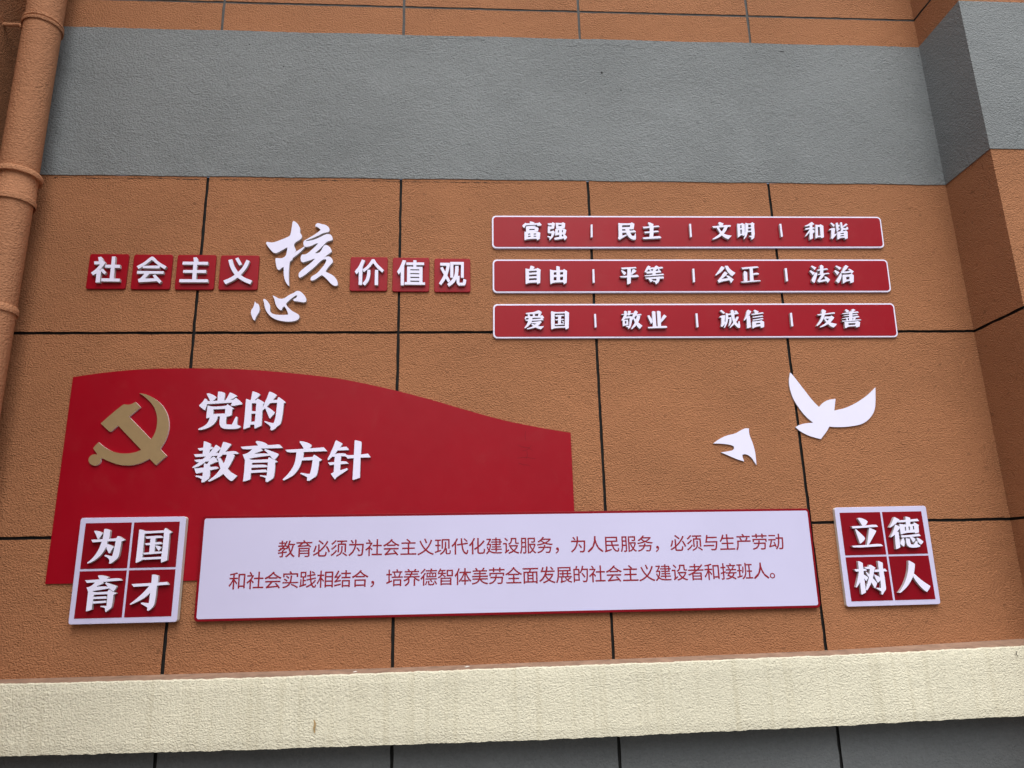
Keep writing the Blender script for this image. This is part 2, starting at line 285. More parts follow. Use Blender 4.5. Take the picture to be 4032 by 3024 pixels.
'guo': [[[-1654,18717,-1609,18733,-1492,18703,-1324,18630,-351,18657,-324,18738,-282,18779,-110,18664,72,18556,41,18522,-47,18477,-36,17877,-40,17076,-336,16957,-351,16992,-366,17151,-1364,17127,-1382,17082,-1643,16979,-1668,16998,-1660,17681],[-1357,18503,-340,18541,-334,17883,-355,17269,-1342,17245,-1353,17904]],[[-1307,18352,-475,18393,-373,18287,-382,18264,-1227,18235]],[[-1293,17990,-1010,18012,-465,18051,-362,17934,-1214,17889]],[[-1024,18265,-749,18260,-747,17891,-743,17513,-1015,17496,-1010,17897]],[[-1344,17491,-1028,17512,-406,17563,-343,17505,-349,17448,-1278,17399]],[[-742,17845,-676,17871,-488,17817,-402,17758,-409,17712,-522,17584,-546,17589]]],
'yu2': [[[-3539,16345,-3498,16378,-3363,16375,-3156,16325,-3014,16266,-2989,16243,-3042,16211,-3079,16145,-3426,16146]],[[-4167,16132,-3428,16164,-3071,16178,-2436,16213,-2302,16082,-2699,16057,-3278,16026,-4068,16000]],[[-3637,16035,-3302,16045,-3182,15968,-3596,15789,-3760,15570,-3944,15530,-4051,15766,-3898,15796,-3733,15903]],[[-4002,15732,-3587,15799,-2972,15796,-2871,15693,-3321,15626,-3760,15570,-3946,15542]],[[-3129,15956,-3085,16004,-2862,15916,-2572,15820,-2521,15763,-2536,15697,-2650,15521,-2770,15591,-2906,15705]],[[-3948,15564,-3763,15593,-3640,15501,-2952,15529,-2917,15606,-2874,15627,-2635,15488,-2496,15440,-2504,15411,-2633,15370,-2635,14990,-2661,14727,-2709,14662,-2802,14598,-2902,14502,-2960,14526,-2990,14691,-3084,14737,-3232,14767,-3225,14802,-3160,14816,-2923,14788,-2937,15395,-3638,15386,-3661,14928,-3659,14631,-3926,14550,-3946,14573,-3943,15155]],[[-3646,15269,-3015,15298,-2947,15185,-2956,15170,-3645,15165]],[[-3653,15048,-3011,15070,-2944,14965,-3650,14932]]],
'cai': [[[-1755,15883,-728,15917,13,15954,48,15949,163,15811,-421,15780,-1644,15742]],[[-746,16327,-704,16355,-566,16334,-405,16263,-405,15959,-440,15736,-452,15180,-476,14848,-528,14695,-620,14609,-722,14512,-788,14503,-825,14537,-815,14658,-947,14749,-1171,14865,-1176,14910,-1122,14930,-939,14893,-771,14888,-747,15431,-740,15922]],[[-827,15779,-444,15781,-727,15453,-826,15322,-1075,15128,-1393,14959,-1714,14824,-1745,14862,-1515,15051,-1228,15309,-986,15571]]],
'li': [[[38647,18572,38702,18636,38869,18611,39082,18521,39199,18421,39182,18357,39056,18198,38850,18180,38762,18354]],[[38202,18160,38872,18179,39653,18245,39772,18130,39755,18098,38251,18034]],[[38390,17980,38438,17994,38694,17743,38887,17525,38904,17460,38853,17376,38711,17251,38586,17169,38543,17255]],[[39235,18033,39284,18053,39620,17886,39625,17843,39382,17515,39083,17105,38955,17076,39086,17500]],[[38054,17063,38958,17097,39756,17155,39906,17035,39891,17010,38160,16944]]],
'de2': [[[40789,18587,40855,18640,41126,18483,41132,18451,41042,18387,40809,18219,40508,18041,40443,18064,40642,18308]],[[40817,18197,40864,18207,41092,18062,41086,18030,40905,17829,40689,17618,40465,17494,40424,17516,40627,17791]],[[40717,17789,40955,17785,40929,16929,40902,16904,40673,16817,40652,16829]],[[41012,18345,41144,18455,41442,18456,42208,18518,42295,18386,41745,18353,41020,18323]],[[41508,18650,41566,18656,41783,18580,41729,18191,41477,18184]],[[41076,18246,41399,18197,41928,18219,41954,18305,41990,18316,42248,18148,42204,18095,42181,17761,42166,17735,41951,17679,41916,17744,41355,17723,41125,17642,41070,17653],[41366,18068,41447,18073,41433,17851,41351,17841],[41597,18085,41678,18090,41665,17879,41590,17863],[41858,18102,41932,18107,41932,17906,41855,17892]],[[41060,17589,41618,17600,42154,17664,42256,17533,41737,17494,41096,17464]],[[41135,17427,41215,17432,41237,17222,41198,17052,41147,16946,41006,17055,40949,17121,40989,17227]],[[41341,17433,41560,17386,41554,17215,41597,17065,41753,17051,41925,17261,41992,17249,41985,17078,42129,16990,42109,16937,41954,16897,41680,16882,41480,16907,41360,17006,41317,17156]],[[41578,17493,41758,17479,41910,17369,41859,17273,41728,17169,41663,17320]],[[41975,17421,42047,17441,42212,17341,42341,17231,42330,17167,42185,17048,42132,17075,42014,17249]]],
'shu': [[[38299,16187,38360,16203,38561,16088,38543,15759,38522,15229,38509,14484,38264,14370,38233,14393,38251,15148,38273,15743]],[[38009,15749,38271,15761,38654,15790,38760,15677,38525,15638,38099,15632]],[[38266,15644,38533,15615,38358,15233,38231,15016,38018,14763,37962,14781,38092,15107,38208,15413]],[[38510,15461,38577,15438,38757,15301,38737,15246,38620,15095,38600,15118,38516,15263]],[[38617,15857,38881,15880,38918,15969,38969,15990,39081,15947,39273,15810,39192,15745,39134,15524,39020,15240,38916,15022,38792,14828,38591,14592,38512,14615,38641,14919,38811,15267,38932,15751,38720,15760]],[[38651,15613,38710,15611,38862,15442,39023,15262,39230,14993,39219,14927,39090,14700,39045,14712,38916,15022,38815,15289,38703,15490]],[[39210,15711,39448,15717,39834,15753,39921,15629,39906,15607,39692,15605,39237,15577,39182,15601]],[[39460,16173,39510,16187,39738,16077,39700,15733,39725,15511,39717,14718,39700,14609,39589,14502,39469,14341,39401,14354,39413,14506,39298,14596,39147,14688,39152,14720,39432,14703,39462,15120,39448,15562]],[[39122,15447,39181,15446,39323,15365,39474,15274,39462,15120,39288,14992,39256,15014]]],
'ren': [[[41282,16156,41331,16166,41613,15992,41629,15947,41501,15471,41361,15208,41148,14926,40891,14668,40596,14456,40518,14410,40403,14428,40509,14502,40775,14825,40972,15151,41141,15523,41232,15855]],[[41444,15483,41537,15404,41781,15154,42031,14949,42329,14744,42324,14689,42153,14484,42096,14431,42017,14455,41812,14646,41561,14983,41392,15318]]],
'bird_big': [[[35855,27480,35944,27414,36515,26528,37052,25682,37390,25306,37685,25580,38032,25752,38495,25813,38315,25080,38994,25215,39684,25499,40398,25914,40769,26204,41117,26508,40967,25455,40813,25005,40527,24623,40160,24339,39747,24172,38958,24065,38313,24053,37870,24096,37668,23795,37242,23340,36578,23523,36042,23813,35770,24087,36063,24235,36457,24314,36909,24341,36478,24726,36102,25305,35820,25886,35706,26534,35717,26990]]],
'bird_small': [[[30655,23156,31004,23400,31464,23613,32042,23731,32376,23916,32674,24050,32906,24035,32883,23816,32906,23565,33048,23127,33131,22630,33134,22198,33131,21830,33020,22015,32891,22263,32720,22419,32510,22502,32336,22455,32341,22270,32406,22061,32007,22183,31531,22404,31065,22613,31432,22664,31781,22721,31887,22831,31869,22968,31660,23069,31166,23137]]],
'fu': [[[20114,37359,20202,37383,20417,37314,20349,37218,20153,37216]],[[19851,37285,19915,37238,20655,37268,20723,37330,20861,37174,20824,37103,20562,37077,20608,37158,19868,37119,19754,36914,19649,37046,19651,37117]],[[19865,37000,19910,37048,20454,37090,20496,37029,19929,36963]],[[19864,36977,20560,37015,20666,36912,20616,36698,20507,36683,19877,36646],[20078,36860,20426,36877,20401,36791,20075,36775]],[[19769,36668,20593,36684,20764,36605,20716,36180,20532,36109,20513,36203,19972,36175,19797,36104,19754,36127],[19982,36538,20134,36548,20123,36473,19989,36467],[20338,36550,20503,36561,20492,36485,20335,36474],[19978,36387,20151,36393,20140,36318,19976,36312],[20333,36399,20506,36400,20495,36330,20331,36324]]],
'qiang': [[[21244,37259,21703,37277,21654,37133,21305,37131]],[[21506,37275,21565,37337,21711,37262,21646,36919,21470,36871]],[[21258,37059,21388,37036,21649,37014,21623,36896,21294,36846]],[[21258,37059,21410,37036,21374,36633,21234,36608]],[[21224,36703,21463,36705,21597,36777,21679,36659,21611,36564,21285,36576]],[[21507,36705,21689,36683,21604,36399,21445,36209,21346,36105,21313,36137,21339,36255,21211,36325,21213,36396,21429,36350]],[[21756,37301,22140,37280,22208,37343,22367,37258,22323,36949,22168,36900,21776,36897],[21926,37169,22136,37180,22110,37075,21922,37064]],[[21722,36873,22256,36915,22418,36807,22350,36546,22196,36497,21890,36471,21692,36423],[21880,36779,21955,36789,21931,36628,21861,36623],[22129,36790,22208,36805,22193,36649,22136,36639]],[[21962,36969,22128,36971,22108,36261,21947,36259]],[[21621,36257,21796,36306,22191,36379,22321,36356,22382,36262,21790,36141,21660,36140]],[[22197,36521,22293,36522,22442,36334,22426,36263,22289,36111,22228,36214]]],
'min': [[[25756,37310,25836,37321,25987,37264,25959,36453,26228,36526,26269,36479,25766,36167,25682,36238,25678,36309,25726,36380]],[[25791,37296,26543,37303,26614,37366,26785,37271,26717,36911,26516,36886,25767,36904],[25982,37169,26513,37187,26483,37053,25973,37025]],[[25760,36785,26643,36791,26712,36840,26852,36745,26834,36683,25751,36642]],[[26167,36955,26432,36957,26461,36718,26575,36434,26729,36435,26759,36554,26830,36626,26827,36245,26778,36174,26602,36173,26391,36314,26231,36574]]],
'zhu': [[[27655,37350,27747,37390,28027,37257,27927,37112,27749,37111]],[[27316,37069,27772,37111,28331,37164,28400,37078,27361,36955]],[[27381,36725,27746,36752,28261,36818,28342,36723,27427,36621]],[[27775,37159,28020,37161,27938,36348,27693,36323]],[[27238,36320,27697,36370,28365,36437,28459,36328,28420,36280,27311,36225]]],
'zi': [[[20072,34355,20151,34374,20323,34286,20299,34216,20187,34122,20013,34121]],[[19763,34191,19992,34131,20450,34170,20504,34226,20717,34101,20685,34040,20646,33241,20461,33157,20443,33263,19945,33239,19770,33155,19749,33192],[19976,34028,20455,34048,20451,33936,19972,33898],[19969,33772,20447,33806,20443,33681,19965,33647],[19962,33526,20439,33555,20435,33425,19958,33401]]],
'you': [[[21685,34339,21765,34362,21902,34293,21863,33290,21671,33290]],[[21285,34126,21513,34057,22104,34092,22151,34167,22342,34037,22287,33245,22109,33152,22080,33281,21484,33266,21306,33159,21264,33196],[21509,33931,21683,33941,21677,33778,21502,33763],[21902,33951,22099,33966,22083,33793,21895,33778],[21497,33623,21671,33633,21663,33405,21489,33396],[21889,33638,22086,33653,22068,33430,21880,33406]]],
'ping': [[[25738,34261,26671,34312,26724,34232,25798,34153]],[[25727,34072,25795,34096,26029,33965,26046,33886,25929,33777,25886,33791]],[[26462,34155,26551,34170,26699,34062,26673,34005,26416,33793,26327,33793]],[[25628,33683,26080,33722,26747,33794,26837,33686,26803,33639,25719,33589]],[[26150,34262,26371,34263,26291,33231,26088,33152,26055,33184]]],
'deng': [[[27407,34362,27499,34410,27627,34330,27481,34150,27290,33960,27212,33984]],[[27465,34244,27802,34293,27864,34222,27749,34174,27436,34149]],[[27505,34173,27614,34150,27674,34056,27583,34032]],[[27896,34364,27989,34412,28117,34341,27992,34152,27874,34057,27744,34103]],[[28024,34293,28361,34333,28412,34238,27971,34175]],[[28062,34199,28170,34162,28187,34081,28096,34058]],[[27290,33960,27383,34017,28230,34067,28275,33954,27372,33867]],[[27722,34103,27922,34104,27896,33751,27696,33750]],[[27178,33749,27901,33821,28393,33870,28440,33785,27248,33678]],[[27220,33594,28335,33691,28410,33635,28390,33550,27302,33500]],[[27933,33657,28146,33658,28110,33353,27897,33165,27847,33212,27840,33296,27689,33352,27702,33408,27923,33399]],[[27427,33515,27547,33529,27716,33422,27552,33295]]],
'ai': [[[19685,31245,19805,31282,20226,31329,20450,31432,20539,31432,20690,31306,20399,31212,19736,31189]],[[19802,31166,19935,31189,19952,31026,19842,31026]],[[20112,31212,20244,31212,20261,31026,20151,31026]],[[20489,31245,20667,31282,20548,31026,20415,31026]],[[19679,31050,20616,31072,20684,31133,20811,30979,20765,30909,20609,30886,20590,30965,19729,30947,19683,30864,19618,30910]],[[19639,30841,20168,30863,20698,30909,20783,30807,19724,30748]],[[19885,31003,20106,31003,20052,30678,19869,30447,19623,30285,19589,30318,19785,30585]],[[20008,30678,20516,30724,20583,30761,20647,30677,20464,30469,20151,30298,19775,30225,19733,30271,20110,30400,20336,30608,20050,30608]],[[20005,30585,20202,30539,20505,30399,20770,30422,20747,30376,20587,30214,20327,30307,20068,30469]]],
'guo2': [[[21245,31352,21290,31385,21488,31319,22088,31338,22135,31413,22352,31291,22288,30304,22107,30202,22081,30327,21449,30305,21247,30213,21214,30259],[21462,31226,22093,31244,22059,30420,21440,30407]],[[21480,31118,21991,31151,22068,31085,21543,31025]],[[21484,30862,21981,30899,22045,30838,21534,30792]],[[21670,31095,21856,31095,21826,30573,21649,30560]],[[21459,30560,21969,30606,22054,30527,21500,30490]],[[21866,30792,22039,30685,21970,30629]]],
'jing': [[[25562,31186,26285,31257,26326,31195,25626,31130]],[[25753,31375,25823,31412,25933,31365,25893,31092,25757,31069]],[[26003,31412,26181,31384,26096,31116,25961,31102]],[[25737,31116,25915,31092,25717,30788,25581,30764,25561,30802]],[[25752,30998,26138,31069,26270,31022,26145,30483,26044,30297,25950,30227,25934,30335,25804,30391,25829,30437,26008,30437,26084,30928,25724,30895]],[[25628,30802,25966,30834,25968,30507,25627,30414],[25768,30741,25871,30750,25847,30577,25757,30568]],[[26383,31374,26477,31431,26614,31327,26453,31068,26258,30834,26169,30857]],[[26414,31162,26799,31209,26826,31129,26363,31068]],[[26544,31092,26746,31092,26684,30834,26457,30460,26172,30213,26108,30250,26378,30623]],[[26286,30928,26398,30928,26561,30670,26836,30436,26643,30226,26457,30460]]],
'ye': [[[27486,31351,27579,31398,27698,31351,27697,30364,27482,30365]],[[27804,31384,27897,31412,28028,31350,27985,30364,27787,30364]],[[27183,31091,27311,31115,27452,30880,27481,30669,27369,30552]],[[28168,31114,28239,31162,28388,31044,28044,30668,27997,30644,27985,30785]],[[27144,30351,28297,30443,28372,30363,28331,30302,27206,30272]]],
'wen': [[[32221,37379,32326,37451,32580,37334,32478,37191,32300,37189]],[[31809,37138,32971,37256,33045,37195,33011,37124,31887,37029]],[[32628,37144,32834,37122,32659,36789,32413,36527,32084,36313,31766,36208,31748,36255,32148,36526,32465,36835]],[[32070,37092,32225,37094,32409,36716,32679,36543,33028,36499,32782,36247,32529,36363,32309,36597]]],
'ming': [[[33468,37341,33688,37319,33784,37392,33952,37298,33894,36538,33755,36476,33740,36551,33605,36522,33457,36379,33414,36393],[33657,37233,33747,37244,33725,37034,33634,37019],[33624,36915,33735,36925,33696,36631,33614,36616]],[[34007,37394,34202,37348,34121,36800,33997,36468,33820,36254,33792,36287,33929,36657]],[[34091,37347,34358,37349,34458,37445,34604,37351,34582,37279,34194,37266]],[[34361,37373,34570,37327,34530,36401,34326,36234,34276,36257,34297,36376,34150,36445,34177,36493,34332,36494]],[[34130,37085,34398,37097,34389,37016,34121,37004]],[[34091,36847,34372,36859,34363,36778,34082,36762]]],
'he2': [[[37898,37211,38113,37308,38360,37478,38429,37493,38566,37336,38380,37286,37982,37163]],[[38248,37309,38419,37311,38348,36356,38132,36250,38105,36283]],[[37867,36971,37992,37068,38494,37129,38573,37048,37954,36948]],[[38204,36974,38259,36879,38074,36663,37893,36472,37851,36495,38041,36758]],[[38361,36975,38529,36881,38506,36809,38439,36713,38336,36784]],[[38631,37312,38874,37276,38972,37339,39146,37221,39075,36432,38908,36360,38873,36431,38671,36429,38546,36334,38505,36357],[38766,37146,38903,37161,38874,36540,38706,36525]]],
'xie': [[[39637,37417,39712,37465,39915,37299,39827,37154]],[[39459,36936,39610,37057,39863,37092,39901,37035,39799,36628,39944,36700,39960,36653,39642,36308,39537,36364,39573,36460,39639,36937]],[[40003,37444,40141,37459,40149,37037,39984,36988]],[[40070,37276,40234,37316,40241,37205,40079,37180]],[[39981,36964,40198,37061,40261,37028,39983,36820]],[[40301,37470,40418,37495,40434,37135,40605,37064,40713,37185,40774,37138,40777,37003,40633,36945,40410,36967,40288,37062]],[[40601,37353,40701,37416,40779,37330,40528,37160,40405,37183]],[[40330,37038,40456,36967,40341,36799,40228,36798]],[[40006,36820,40532,36872,40607,36921,40706,36826,40650,36372,40473,36299,40445,36418,40171,36392,40020,36282,39955,36296],[40218,36726,40448,36752,40451,36680,40208,36655],[40196,36569,40439,36594,40436,36513,40185,36488]]],
'gong': [[[32116,34364,32185,34388,32352,34281,32199,34084,31960,33897,31726,33757,31709,33803,31958,34107]],[[32364,34412,32564,34413,32636,34249,32817,34063,33003,33938,32781,33713,32678,33783,32465,34085]],[[32254,33968,32349,34029,32492,33908,32364,33735,32103,33549,31981,33433,31843,33363,31827,33432,32048,33665]],[[31805,33432,32034,33525,32659,33597,32645,33458,32107,33364,31878,33270]],[[32388,33759,32521,33759,32706,33620,32847,33491,32646,33249,32596,33411]]],
'zheng': [[[33418,34299,33979,34348,34452,34397,34547,34327,34507,34290,33496,34192]],[[33954,34325,34152,34302,34122,33415,33898,33391]],[[34109,33904,34426,33961,34529,33882,34479,33835,34099,33811]],[[33519,33996,33615,34066,33763,33996,33721,33391,33497,33367]],[[33296,33343,34504,33463,34594,33393,33377,33274]]],
'fa': [[[37947,34397,38022,34459,38296,34319,38163,34163]],[[37815,34081,37912,34129,38160,33965,38003,33800]],[[37868,33449,38160,33965,38318,33975,38235,33684,38048,33286,37920,33332]],[[38323,34177,38989,34274,39060,34194,38357,34097]],[[38541,34461,38660,34509,38774,34415,38687,33873,38568,33825,38485,33872]],[[38305,33872,39038,33968,39109,33898,38342,33815]],[[38578,33896,38800,33873,38636,33661,38377,33403,38242,33403]],[[38242,33403,38521,33474,38890,33545,38919,33428,38320,33310]],[[38732,33709,38867,33709,39086,33499,38898,33274,38806,33428]]],
'zhi': [[[39551,34418,39626,34466,39943,34311,39787,34169]],[[39437,34087,39515,34158,39763,33994,39601,33805]],[[39455,33406,39736,33806,39872,33971,39894,33806,39783,33501,39615,33266,39511,33322]],[[40166,34444,40242,34502,40418,34398,40245,34208,39985,33971,39847,33947,39990,34160]],[[39857,34018,40041,34042,40594,34115,40622,33997,39979,33924]],[[40362,34232,40477,34247,40714,34068,40563,33903,40474,34067]],[[39943,33830,40466,33855,40520,33917,40676,33809,40607,33339,40381,33268,40378,33409,40176,33408,39927,33244,39885,33267],[40162,33690,40376,33704,40364,33526,40144,33502]]],
'cheng': [[[31753,31404,31863,31464,32070,31287,31994,31193]],[[31659,30984,31827,31100,32032,31123,32063,31076,31986,30658,32104,30718,32096,30635,31799,30348,31715,30404,31768,30496,31814,30960]],[[32113,31263,32266,31216,32213,30774,32104,30495,31949,30288,31908,30320,32051,30635]],[[32151,31193,32884,31310,32933,31216,32254,31100]],[[32218,30960,32447,31006,32437,30681,32301,30449,32207,30403,32275,30634,32323,30890,32209,30867]],[[32445,31427,32562,31474,32665,31380,32640,30913,32706,30680,32824,30518,32868,30727,32936,30726,32951,30355,32890,30286,32758,30309,32560,30564,32460,30913]],[[32787,31029,32911,31006,32833,30820,32602,30541,32307,30287,32266,30319,32571,30680]],[[32668,31403,32806,31427,32884,31310,32744,31263]]],
'xin2': [[[33458,31403,33556,31474,33749,31380,33639,31192,33405,30912,33254,30763,33222,30796,33380,31099]],[[33415,31006,33629,31099,33613,30331,33403,30262,33361,30285]],[[33890,31427,33986,31474,34222,31356,34118,31239,33982,31230]],[[33706,31192,34466,31309,34535,31239,33789,31122]],[[33776,31005,34420,31108,34466,31028,33815,30949]],[[33756,30819,34424,30935,34474,30865,33795,30763]],[[33743,30702,34245,30748,34318,30795,34485,30678,34447,30343,34238,30284,34228,30399,33978,30377,33740,30261,33698,30284],[33957,30595,34240,30623,34229,30530,33956,30502]]],
'you2': [[[37930,31167,39049,31308,39093,31228,37989,31096]],[[38243,31450,38343,31511,38534,31402,38401,31096,38245,30791,38054,30557,37828,30394,37796,30431,38060,30767,38218,31096]],[[38369,31025,38758,31025,38836,31096,39010,30964,38833,30743,38527,30509,38187,30356,38021,30309,37996,30356,38399,30580,38670,30884,38372,30884]],[[38290,30955,38398,30908,38637,30650,39101,30532,39096,30495,38887,30308,38732,30346,38451,30627]]],
'shan': [[[39762,31473,39859,31511,40028,31402,39968,31307,39830,31308]],[[40203,31497,40323,31530,40449,31449,40244,31307,40152,31307]],[[39544,31237,40576,31369,40632,31284,39605,31180]],[[39616,31095,40505,31199,40564,31132,39701,31048]],[[39497,30907,40578,31071,40633,30977,39561,30869]],[[40021,31355,40228,31355,40139,30742,39932,30742]],[[39733,30954,39848,30954,39867,30766,39775,30766]],[[40242,30977,40433,31024,40306,30789,40191,30789]],[[39451,30743,40638,30859,40729,30788,39511,30681]],[[39624,30672,40384,30694,40460,30741,40630,30647,40542,30366,40327,30305,40316,30390,39832,30367,39657,30260,39601,30288],[39864,30587,40325,30601,40284,30483,39846,30461]]],
'tshe': [[[-5866,34828,-5695,34866,-5589,34736,-5542,34550,-5780,34526]],[[-6054,34557,-5537,34573,-5452,34560,-5398,34458,-5605,34086,-5800,33808,-6031,33670,-6154,33830,-5910,34039,-5699,34364,-6031,34362]],[[-5845,33947,-5591,33971,-5577,33212,-5824,33211]],[[-5656,33994,-5524,34110,-5288,33856,-5375,33718]],[[-5393,34342,-4533,34345,-4531,34146,-5397,34156]],[[-5063,34879,-4863,34880,-4806,33443,-5042,33443]],[[-5513,33478,-4455,33454,-4443,33270,-5511,33281]]],
'thui': [[[-2791,34890,-2643,34882,-2360,34565,-1825,34240,-1935,34077,-2337,34331,-2728,34680,-3053,34375,-3440,34071,-3564,34257,-3151,34514]],[[-3211,34281,-2209,34309,-2233,34122,-3204,34133]],[[-3503,33955,-1963,33938,-1969,33775,-3501,33779]],[[-3038,33818,-2725,33819,-3024,33472,-2524,33473,-2339,33497,-2278,33303,-3352,33227,-3406,33424,-3273,33471]],[[-2584,33658,-2446,33737,-2027,33290,-2138,33152,-2367,33358]]],
'tzhu': [[[-312,34832,-132,34857,-39,34763,-11,34528,-251,34527]],[[-909,34562,579,34555,578,34367,-913,34375]],[[-268,34574,-44,34575,-50,34294,-28,33388,-267,33387,-274,34293]],[[-831,34021,508,34026,502,33839,-832,33849]],[[-1004,33431,663,33422,678,33237,-999,33233]]],
'tyi': [[[2160,34774,2332,34859,2586,34408,2434,34328]],[[2834,34706,3032,34613,2928,34260,2736,33954,2542,33697,2365,33510,2104,33324,1718,33115,1562,33346,1921,33509,2182,33696,2400,33907,2653,34235]],[[1758,34677,1979,34735,2089,34397,2237,34116,2541,33720,2808,33535,3265,33350,3154,33118,2783,33279,2384,33534,2131,33812,1913,34185]]],
'tjia': [[[9747,34760,9945,34683,9808,34312,9774,34116,9580,33964,9447,33777,9330,33963,9551,34267]],[[9575,34115,9797,34290,9792,33090,9595,33090]],[[10342,34772,10502,34773,10661,34489,11091,34056,10994,33904,10669,34185,10429,34532,10190,34183,9879,33922,9803,34095,10106,34356]],[[10094,34074,10273,34075,10276,33642,10174,33297,9964,33048,9813,33189,10012,33447,10082,33771]],[[10552,34076,10743,34076,10755,33075,10557,33083]]],
'tzhi': [[[12220,34728,12421,34703,12346,34388,12112,33951,11995,33769,11891,33972,12067,34277]],[[12107,34256,12314,34387,12317,33066,12126,33065]],[[12443,34576,13530,34568,13520,34401,12446,34410]],[[12864,34718,13057,34719,13054,34259,12869,34259]],[[12495,34301,13432,34283,13433,33219,12502,33217],[12690,34127,13240,34121,13241,34042,12691,34049],[12693,33879,13243,33868,13244,33790,12694,33801],[12697,33632,13237,33625,13238,33538,12698,33546],[12700,33381,13240,33374,13240,33283,12701,33295]],[[12362,33281,13593,33263,13594,33107,12356,33113]]],
'tguan': [[[14512,34561,15106,34555,15093,34294,14988,33841,14858,33504,14573,33083,14443,33195,14728,33728,14845,34038,14897,34364,14513,34371]],[[14505,34221,14662,34286,14858,33897,15131,33364,15001,33252,14832,33560]],[[15125,34620,15964,34618,15953,33577,15775,33577,15788,34438,15324,34442,15314,33575,15132,33583]],[[15433,34358,15638,34353,15628,33928,15562,33562,15352,33225,15053,32987,14936,33154,15248,33449,15406,33787]],[[15536,33702,15698,33697,15685,33248,15899,33249,15926,33501,16104,33437,16086,33199,16002,33072,15638,33058,15521,33197,15504,33449]]],
}
DIVIDERS = [[23986,37191,24097,37201,24061,36331,23942,36320],[23938,34146,24057,34156,24033,33258,23910,33249],[23894,31197,24006,31206,23997,30347,23885,30333],[36246,37341,36368,37351,36373,36461,36250,36436],[36224,34263,36360,34278,36342,33398,36205,33374],[36200,31262,36324,31276,36307,30405,36181,30373],[30333,37297,30448,37305,30430,36398,30314,36376],[30265,34203,30392,34217,30366,33320,30239,33299],[30208,31226,30332,31239,30318,30351,30193,30324]]
# ------------------------------------------------------------------ setting
ground = mesh_obj('ground', [(-60, -80, 0), (60, -80, 0), (60, 20, 0), (-60, 20, 0)], [(0, 1, 2, 3)], PAVE)
tag(ground, kind='structure')

XL, XR, YP, XP = -1.262, 4.82, -0.4285, 6.1      # side wall, pilaster corner, pilaster front and end
TOP = 8.2
Z_BAND0, Z_BAND1 = 4.047, 5.131
VJ = [0.0, 1.2, 2.4, 3.6]
JW = 0.0086                                       # half joint width

def grooved(u0, u1, v0, v1, uj, vj, place, depth, nu=1):
    """one connected sheet of render with recessed joints; place(u, v, d) -> world"""
    def cuts(a, b, js):
        e = [(a, 0)]; s_ = a
        def fill(to):
            n = max(1, int((to - e[-1][0]) / .045)); st = e[-1][0]
            for q_ in range(1, n + 1): e.append((st + (to - st) * q_ / n, 0))
        for j in sorted(js):
            if a + .02 < j < b - .02:
                fill(j - JW); e[-1] = (j - JW, 1); e.append((j + JW, 2))
        fill(b)
        return e
    UC, VC = cuts(u0, u1, uj), cuts(v0, v1, vj)
    U, V = [c[0] for c in UC], [c[0] for c in VC]
    ug = {round(c[0], 5) for c in UC if c[1]}; vg = {round(c[0], 5) for c in VC if c[1]}
    jit = {}
    def wob(k):
        if k not in jit: jit[k] = random.gauss(0, .0009)
        return jit[k]
    verts, faces, idx, vid = [], [], [], {}
    def g(u, v, d):
        k = (round(u, 5), round(v, 5), d)
        if k not in vid: vid[k] = len(verts); verts.append(place(u + (wob((k[0], k[1], 0)) if k[0] in ug else 0), v + (wob((k[0], k[1], 1)) if k[1] in vg else 0), depth if d else 0.0))
        return vid[k]
    cell = [[1 if (UC[i][1] == 1 or VC[j][1] == 1) else 0 for j in range(len(V) - 1)] for i in range(len(U) - 1)]
    for i in range(len(U) - 1):
        for j in range(len(V) - 1):
            d = cell[i][j]
            faces.append((g(U[i], V[j], d), g(U[i + 1], V[j], d), g(U[i + 1], V[j + 1], d), g(U[i], V[j + 1], d))); idx.append(d)
            if i + 2 < len(U) and cell[i + 1][j] != d:
                e = cell[i + 1][j]
                faces.append((g(U[i + 1], V[j], d), g(U[i + 1], V[j], e), g(U[i + 1], V[j + 1], e), g(U[i + 1], V[j + 1], d))); idx.append(1)
            if j + 2 < len(V) and cell[i][j + 1] != d:
                e = cell[i][j + 1]
                faces.append((g(U[i], V[j + 1], d), g(U[i + 1], V[j + 1], d), g(U[i + 1], V[j + 1], e), g(U[i], V[j + 1], e))); idx.append(1)
    return verts, faces, idx

B = thing('building', (0, 0, 0), 'terracotta stucco building front with black joints, a grey band and a cream ledge', 'building')
HJ = [1.843, 3.016]
main = lambda u, v, d: (u, d, v)
v, f, k = grooved(XL, XR + .02, 1.0, Z_BAND0, VJ, HJ, main, 0.011)
mesh_obj('lower_wall', v, f, [BROWN, JOINT], B, k)
v, f, k = grooved(XL, XR + .02, Z_BAND1, TOP, VJ, [5.358, 6.53, 7.70], main, 0.005)
mesh_obj('upper_wall', v, f, [BROWN, JOINTG], B, k)

# grey band, 5 mm proud, its edges not quite straight
def band(name, pts, mat, lip=0.005):
    n = 240; vv = []; ff = []
    for i in range(n + 1):
        x = XL + (XR - XL) * i / n
        a = 0.0022 * math.sin(x * 9.1) + random.uniform(-.0014, .0014); b = 0.002 * math.sin(x * 7.3 + 1) + random.uniform(-.0016, .0016)
        vv += [(x, 0.003, Z_BAND0 + a), (x, -lip, Z_BAND0 + a + .001), (x, -lip, Z_BAND1 + b - .001), (x, 0.003, Z_BAND1 + b)]
        if i:
            p, q = 4 * (i - 1), 4 * i
            for r in range(3): ff.append((p + r, q + r, q + r + 1, p + r + 1))
    return mesh_obj(name, vv, ff, mat, B)
band('grey_band', None, GREY)

